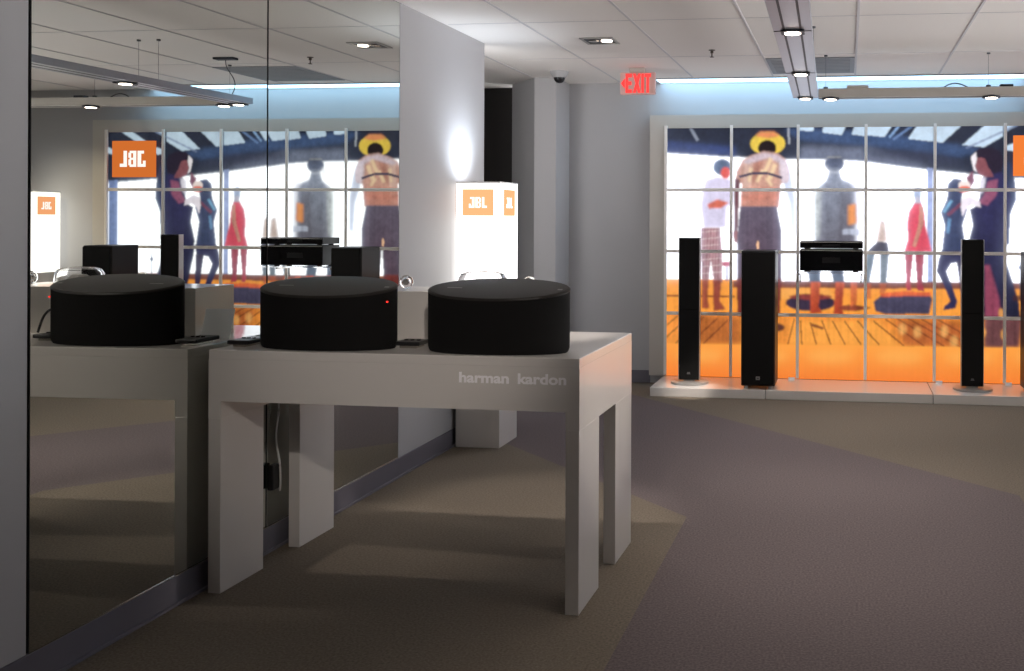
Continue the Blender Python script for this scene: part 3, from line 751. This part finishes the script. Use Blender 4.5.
# ------------------------------------------------------------------ ceiling fittings
RZ = 2.572
def lamp_part(parent, x, y, z, r=.045):
    bm = new(); lathe(bm, [(r*1.55, -.001), (r*1.55, .012), (r*1.1, .02)], (x, y, z-.014), 24); l = obj('spotlight', bm, M['alu_dark'], parent, True)
    bm = new(); cyl(bm, (x, y, z-.017), r, .004, 24); obj('lens', bm, M['lamp'], l)
    return l
ra = thing('track_rail', 'broad aluminium light rail running away from the camera under the ceiling', 'light rail', (2.4, 4.6, RZ))
bm = new()
def skew(y): return -(y-8.05)*.0185
def qbox(bm, xa, xb, z0, z1, ya, yb):
    v = [bm.verts.new((x+skew(y), y, z)) for y in (ya, yb) for x, z in ((xa, z0), (xb, z0), (xb, z1), (xa, z1))]
    for f in ((0, 1, 2, 3), (7, 6, 5, 4), (0, 4, 5, 1), (1, 5, 6, 2), (2, 6, 7, 3), (3, 7, 4, 0)): bm.faces.new([v[i] for i in f])
    bmesh.ops.recalc_face_normals(bm, faces=bm.faces)
qbox(bm, 2.302, 2.50, RZ, RZ+.05, .8, 8.05); obj('profile', bm, M['alu'], ra)
bm = new()
for xa in (2.352, 2.438): qbox(bm, xa, xa+.012, RZ-.002, RZ-.0002, .8, 8.0)
for y in (2.1, 3.6, 5.17, 6.66): qbox(bm, 2.303, 2.499, RZ-.0025, RZ-.0003, y-.004, y+.004)
obj('groove', bm, M['alu_dark'], ra)
for y in (1.0, 2.1, 3.6, 5.17, 6.66, 8.0):
    bm = new(); xc = 2.401+skew(y); box(bm, xc-.06, xc+.06, y-.055, y+.055, RZ-.012, RZ-.0026, .002); l = obj('spotlight', bm, M['alu_dark'], ra)
    bm = new(); cyl(bm, (xc, y, RZ-.014), .042, .004, 24); obj('lens', bm, M['lamp'], l)
for y in (1.6, 4.2, 6.9):
    for dx in (-.08, .08):
        bm = new(); xc = 2.401+skew(y)+dx; tube(bm, [(xc, y, RZ+.05), (xc, y, H-.0)], .0012, 6); cyl(bm, (xc, y, H-.006), .014, .012, 12); obj('suspension_wire', bm, M['wire'], ra)
rb = thing('track_rail', 'slim light rail running parallel to the mural to the right edge', 'light rail', (4.4, 8.1, RZ))
bm = new(); box(bm, 2.502, 6.2, 8.052, 8.20, RZ+.006, RZ+.075, .004); obj('profile', bm, M['grey'], rb)
bm = new(); box(bm, 2.502, 6.2, 8.12, 8.132, RZ+.003, RZ+.0058); obj('groove', bm, M['alu_dark'], rb)
for x in (2.6, 3.86, 4.9, 5.9): lamp_part(rb, x, 8.1, RZ+.006)
for x in (2.56, 3.84, 5.2):
    bm = new(); tube(bm, [(x, 8.12, RZ+.075), (x, 8.12, H)], .0012, 6); cyl(bm, (x, 8.12, H-.006), .014, .012, 12); cyl(bm, (x, 8.12, RZ+.085), .018, .022, 12); obj('suspension_wire', bm, M['wire'], rb)
bm = new(); box(bm, 2.73, 2.9, 8.06, 8.19, RZ+.075, RZ+.10, .003); obj('connector_box', bm, M['grey'], rb)
bm = new(); tube(bm, spline([(3.49, 8.1, RZ+.076), (3.53, 8.1, RZ+.10), (3.58, 8.1, RZ+.11), (3.63, 8.1, RZ+.10), (3.68, 8.1, RZ+.076)]), .005); obj('cable_loop', bm, M['wire'], rb, True)
bm = new(); box(bm, 3.93, 4.03, 8.1, 8.16, RZ+.0752, RZ+.10, .003); obj('driver_box', bm, M['alu_dark'], rb)
bm = new(); box(bm, 2.27, 2.45, 7.71, 7.79, H-.018, H, .003); obj('feed_plate', bm, M['alu_dark'], ra, label='dark feed plate on the ceiling')
bm = new(); tube(bm, spline([(2.36, 7.75, H-.018), (2.36, 7.77, H-.08), (2.33, 7.82, H-.17), (2.36, 7.88, RZ+.12), (2.42, 7.92, RZ+.051)]), .004); obj('feed_wire', bm, M['wire'], ra, True, label='curved feed wire')

# recessed downlights
def downlight(x, y, lab):
    t = thing('recessed_downlight', lab, 'ceiling light', (x, y, H), 'recessed downlights')
    bm = new()
    for a, b, c, d in ((-.125, .125, -.13, -.11), (-.125, .125, .11, .13), (-.125, -.105, -.11, .11), (.105, .125, -.11, .11)): box(bm, x+a, x+b, y+c, y+d, H-.008, H+.0)
    obj('trim_ring', bm, M['silver'], t)
    bm = new(); box(bm, x-.105, x+.105, y-.11, y+.11, H-.003, H-.0005); obj('reflector', bm, M['alu_dark'], t)
    for dx, mm in ((-.048, 'steel'), (.052, 'lamp')):
        bm = new(); cyl(bm, (x+dx, y, H-.006), .04, .006, 24); obj('bulb', bm, M[mm], t)
    return t
d1 = downlight(.905, 7.27, 'square recessed downlight in the ceiling left of the exit sign')
for x, y, lab in ((5.6, 7.2, 'added square fill downlight out of view, near the far end of the added window'), (5.6, 4.2, 'added square fill downlight out of view, near the near end of the added window'),
                  (4.2, 1.6, 'added square fill downlight out of view, beside the near end of the broad rail'), (5.6, 1.6, 'added square fill downlight out of view, in the near right corner of the ceiling'),
                  (1.25, 4.27, 'square recessed downlight straight above the white display table')):
    dup(d1, (x, y, H), lab)  # added fill fixtures out of view, except the one above the table

# exit sign
t = thing('exit_sign', 'red glowing exit sign with a left arrow hanging from the ceiling', 'sign', (.9, 8.63, 2.925))
bm = new(); box(bm, .746, 1.062, 8.62, 8.665, 2.69, 2.885, .01, 2); obj('housing', bm, M['exit_body'], t)
bm = new(); box(bm, .83, .97, 8.615, 8.67, 2.886, 2.925, .004); obj('canopy', bm, M['grey'], t)
E_ = [(0, 0, 2, 12), (2, 0, 5, 2.2), (2, 9.8, 5, 12), (2, 4.9, 4.6, 7.1)]
I_ = [(12.6, 0, 14.6, 12)]; T_ = [(15.2, 9.8, 20.2, 12), (16.7, 0, 18.7, 9.8)]
bm = rects_bm(E_+I_+T_, .798, 2.704, .226, .168, 8.62, .004, 20.2, 12)
def quad(bm, pts, y, d):
    v = [bm.verts.new((a, yy, b)) for yy in (y-d, y) for a, b in pts]
    n = len(pts)
    bm.faces.new(v[:n]); bm.faces.new(v[n:][::-1])
    for i in range(n): bm.faces.new((v[i], v[n+i], v[n+(i+1) % n], v[(i+1) % n]))
    bmesh.ops.recalc_face_normals(bm, faces=bm.faces)
def gx_(a): return .798 + .226*a/20.2
def gz_(b): return 2.704 + .168*b/12
quad(bm, [(gx_(5.8), gz_(0)), (gx_(8), gz_(0)), (gx_(12.2), gz_(12)), (gx_(10), gz_(12))], 8.62, .004)
quad(bm, [(gx_(5.8), gz_(12)), (gx_(8), gz_(12)), (gx_(12.2), gz_(0)), (gx_(10), gz_(0))], 8.6195, .004)
quad(bm, [(.757, 2.788), (.79, 2.832), (.79, 2.744)], 8.62, .004)
obj('letters', bm, M['red_glow'], t)

# dome camera, sprinklers, vent
t = thing('dome_camera', 'small dark dome camera on a pale collar under the ceiling', 'camera', (.15, 8.78, H))
bm = new(); lathe(bm, [(.055, -.055), (.062, -.05), (.085, -.004), (.086, 0)], (.15, 8.78, H), 32); obj('collar', bm, M['wall'], t, True)
bm = new(); lathe(bm, [(.004, -.105), (.028, -.099), (.043, -.083), (.05, -.066), (.051, -.05)], (.15, 8.78, H), 32); obj('dome', bm, M['dome'], t, True)
def sprinkler(x, y, lab):
    t = thing('sprinkler', lab, 'sprinkler', (x, y, H), 'ceiling sprinklers')
    bm = new(); lathe(bm, [(.012, -.025), (.012, -.006), (.026, -.004), (.027, 0)], (x, y, H), 20); obj('escutcheon', bm, M['brass'], t, True)
    bm = new(); cyl(bm, (x, y, H-.04), .005, .03, 10); lathe(bm, [(.016, -.058), (.017, -.055), (.006, -.05)], (x, y, H), 16); obj('deflector', bm, M['brass'], t, True)
    return t
p1 = sprinkler(1.678, 7.777, 'small sprinkler head in the ceiling between the exit sign and the rail')
dup(p1, (4.4, 5.2, H), 'small sprinkler head in the ceiling right of the broad rail')
bm = new(); box(bm, 2.062, 2.792, 8.22, 9.08, H-.008, H-.0002, .002)
for k in range(10): box(bm, 2.10, 2.755, 8.27+.08*k, 8.30+.08*k, H-.012, H-.008)
tag(obj('air_vent', bm, M['vent']), 'grey square air vent in the ceiling behind the broad rail', 'vent')

# ------------------------------------------------------------------ lights
def spot(loc, target, watts, angle, blend=.6, col=(1, .91, .83), r=.04):
    li = bpy.data.lights.new('lamp_light', 'SPOT'); li.energy = watts; li.spot_size = math.radians(angle); li.spot_blend = blend
    li.color = col; li.shadow_soft_size = r
    o = bpy.data.objects.new('lamp_light', li); COL.objects.link(o); o.location = loc
    o.rotation_euler = (Vector(target)-Vector(loc)).to_track_quat('-Z', 'Y').to_euler()
    return o
for y, w_ in ((2.1, 10), (3.6, 52), (5.17, 120), (6.66, 110)): spot((2.40+skew(y), y, RZ-.03), (2.8, y+.1, 0), w_, 80, 1)
spot((2.40, 8.0, RZ-.03), (1.32, 8.98, .08), 620, 12, 1)
for x, w_ in ((2.6, 62), (3.86, 34), (5.9, 22)): spot((x, 8.1, RZ-.03), (x-.15, 8.95, 0), w_, 88, 1)
spot((.905, 7.27, H-.03), (.5, 6.9, 0), 26, 100, .9, (.95, .95, 1))
for (x, y) in ((5.6, 7.2), (5.6, 4.2), (4.2, 1.6), (5.6, 1.6)): spot((x, y, H-.03), (x, y, 0), 22, 110, .9)  # added fill from the unseen downlights on the right and near side
spot((1.25, 4.27, H-.03), (1.05, 5.15, 0), 170, 36, .6)
spot((.20, 6.86, 1.87), (.0, 6.83, 2.25), 32, 140, 1, (.78, .88, 1), .08)
world = bpy.data.worlds.new('outside'); scene.world = world; world.use_nodes = True
spot((2.47, 1.0, RZ-.03), (.85, 4.0, 1.10), 190, 28, 1)
spot((5.6, 4.2, H-.03), (1.67, 4.4, .95), 420, 18, .9)  # added spot from an unseen downlight, brightens the table's right side
spot((4.9, 8.1, RZ-.03), (5.2, 9.55, 1.45), 85, 62, 1, (1, .86, .62))
# world fill through the added window, brightened below the horizon to lift the ceiling
wn = world.node_tree; bg = wn.nodes['Background']
tcw = wn.nodes.new('ShaderNodeTexCoord'); sz = wn.nodes.new('ShaderNodeSeparateXYZ'); mr = wn.nodes.new('ShaderNodeMapRange'); mw = wn.nodes.new('ShaderNodeMix'); mw.data_type = 'RGBA'
mr.inputs[1].default_value = -.08; mr.inputs[2].default_value = .08
mw.inputs[6].default_value = (7.9, 7.75, 7.7, 1); mw.inputs[7].default_value = (.9, 1.0, 1.15, 1)
wn.links.new(tcw.outputs['Generated'], sz.inputs[0]); wn.links.new(sz.outputs[2], mr.inputs[0]); wn.links.new(mr.outputs[0], mw.inputs[0])
wn.links.new(mw.outputs[2], bg.inputs[0]); bg.inputs[1].default_value = 1.0

# ------------------------------------------------------------------ camera
cam = bpy.data.cameras.new('camera'); cam.sensor_width = 36; cam.sensor_fit = 'HORIZONTAL'
FPX, CX, CY = 1000.0, 718.65, 218.85
cam.lens = 36*FPX/1024; cam.shift_x = (512-CX)/1024; cam.shift_y = (CY-335.5)/1024
cam.clip_start = .05; cam.clip_end = 100
co = bpy.data.objects.new('camera', cam); COL.objects.link(co)
th, rho = .1284, .004
fw = Vector((-math.sin(th), math.cos(th), 0)); rt = Vector((math.cos(th), math.sin(th), 0)); up = Vector((0, 0, 1))
r2 = rt*math.cos(rho) + up*math.sin(rho); u2 = -rt*math.sin(rho) + up*math.cos(rho)
mt = Matrix((r2, u2, -fw)).transposed().to_4x4(); mt.translation = Vector((2.7405, 0, 1.6))
co.matrix_world = mt
scene.camera = co

# ------------------------------------------------------------------ plan units -> metres
for me in bpy.data.meshes: me.transform(Matrix.Scale(S, 4))
for o in scene.objects: o.location = Vector(o.location)*S
for li in bpy.data.lights: li.energy *= S*S; li.shadow_soft_size *= S

# floor pattern is written in room coordinates: put the floor's origin at the room origin
flo = bpy.data.objects['floor']; off = Vector(flo.location); flo.data.transform(Matrix.Translation(off)); flo.location = (0, 0, 0)

vs = scene.view_settings
vs.view_transform = 'Standard'; vs.look = 'None'; vs.gamma = 1; vs.exposure = 0; vs.use_curve_mapping = False
scene.cycles.max_bounces = 10; scene.cycles.transmission_bounces = 10; scene.cycles.glossy_bounces = 5
scene.cycles.sample_clamp_indirect = 6
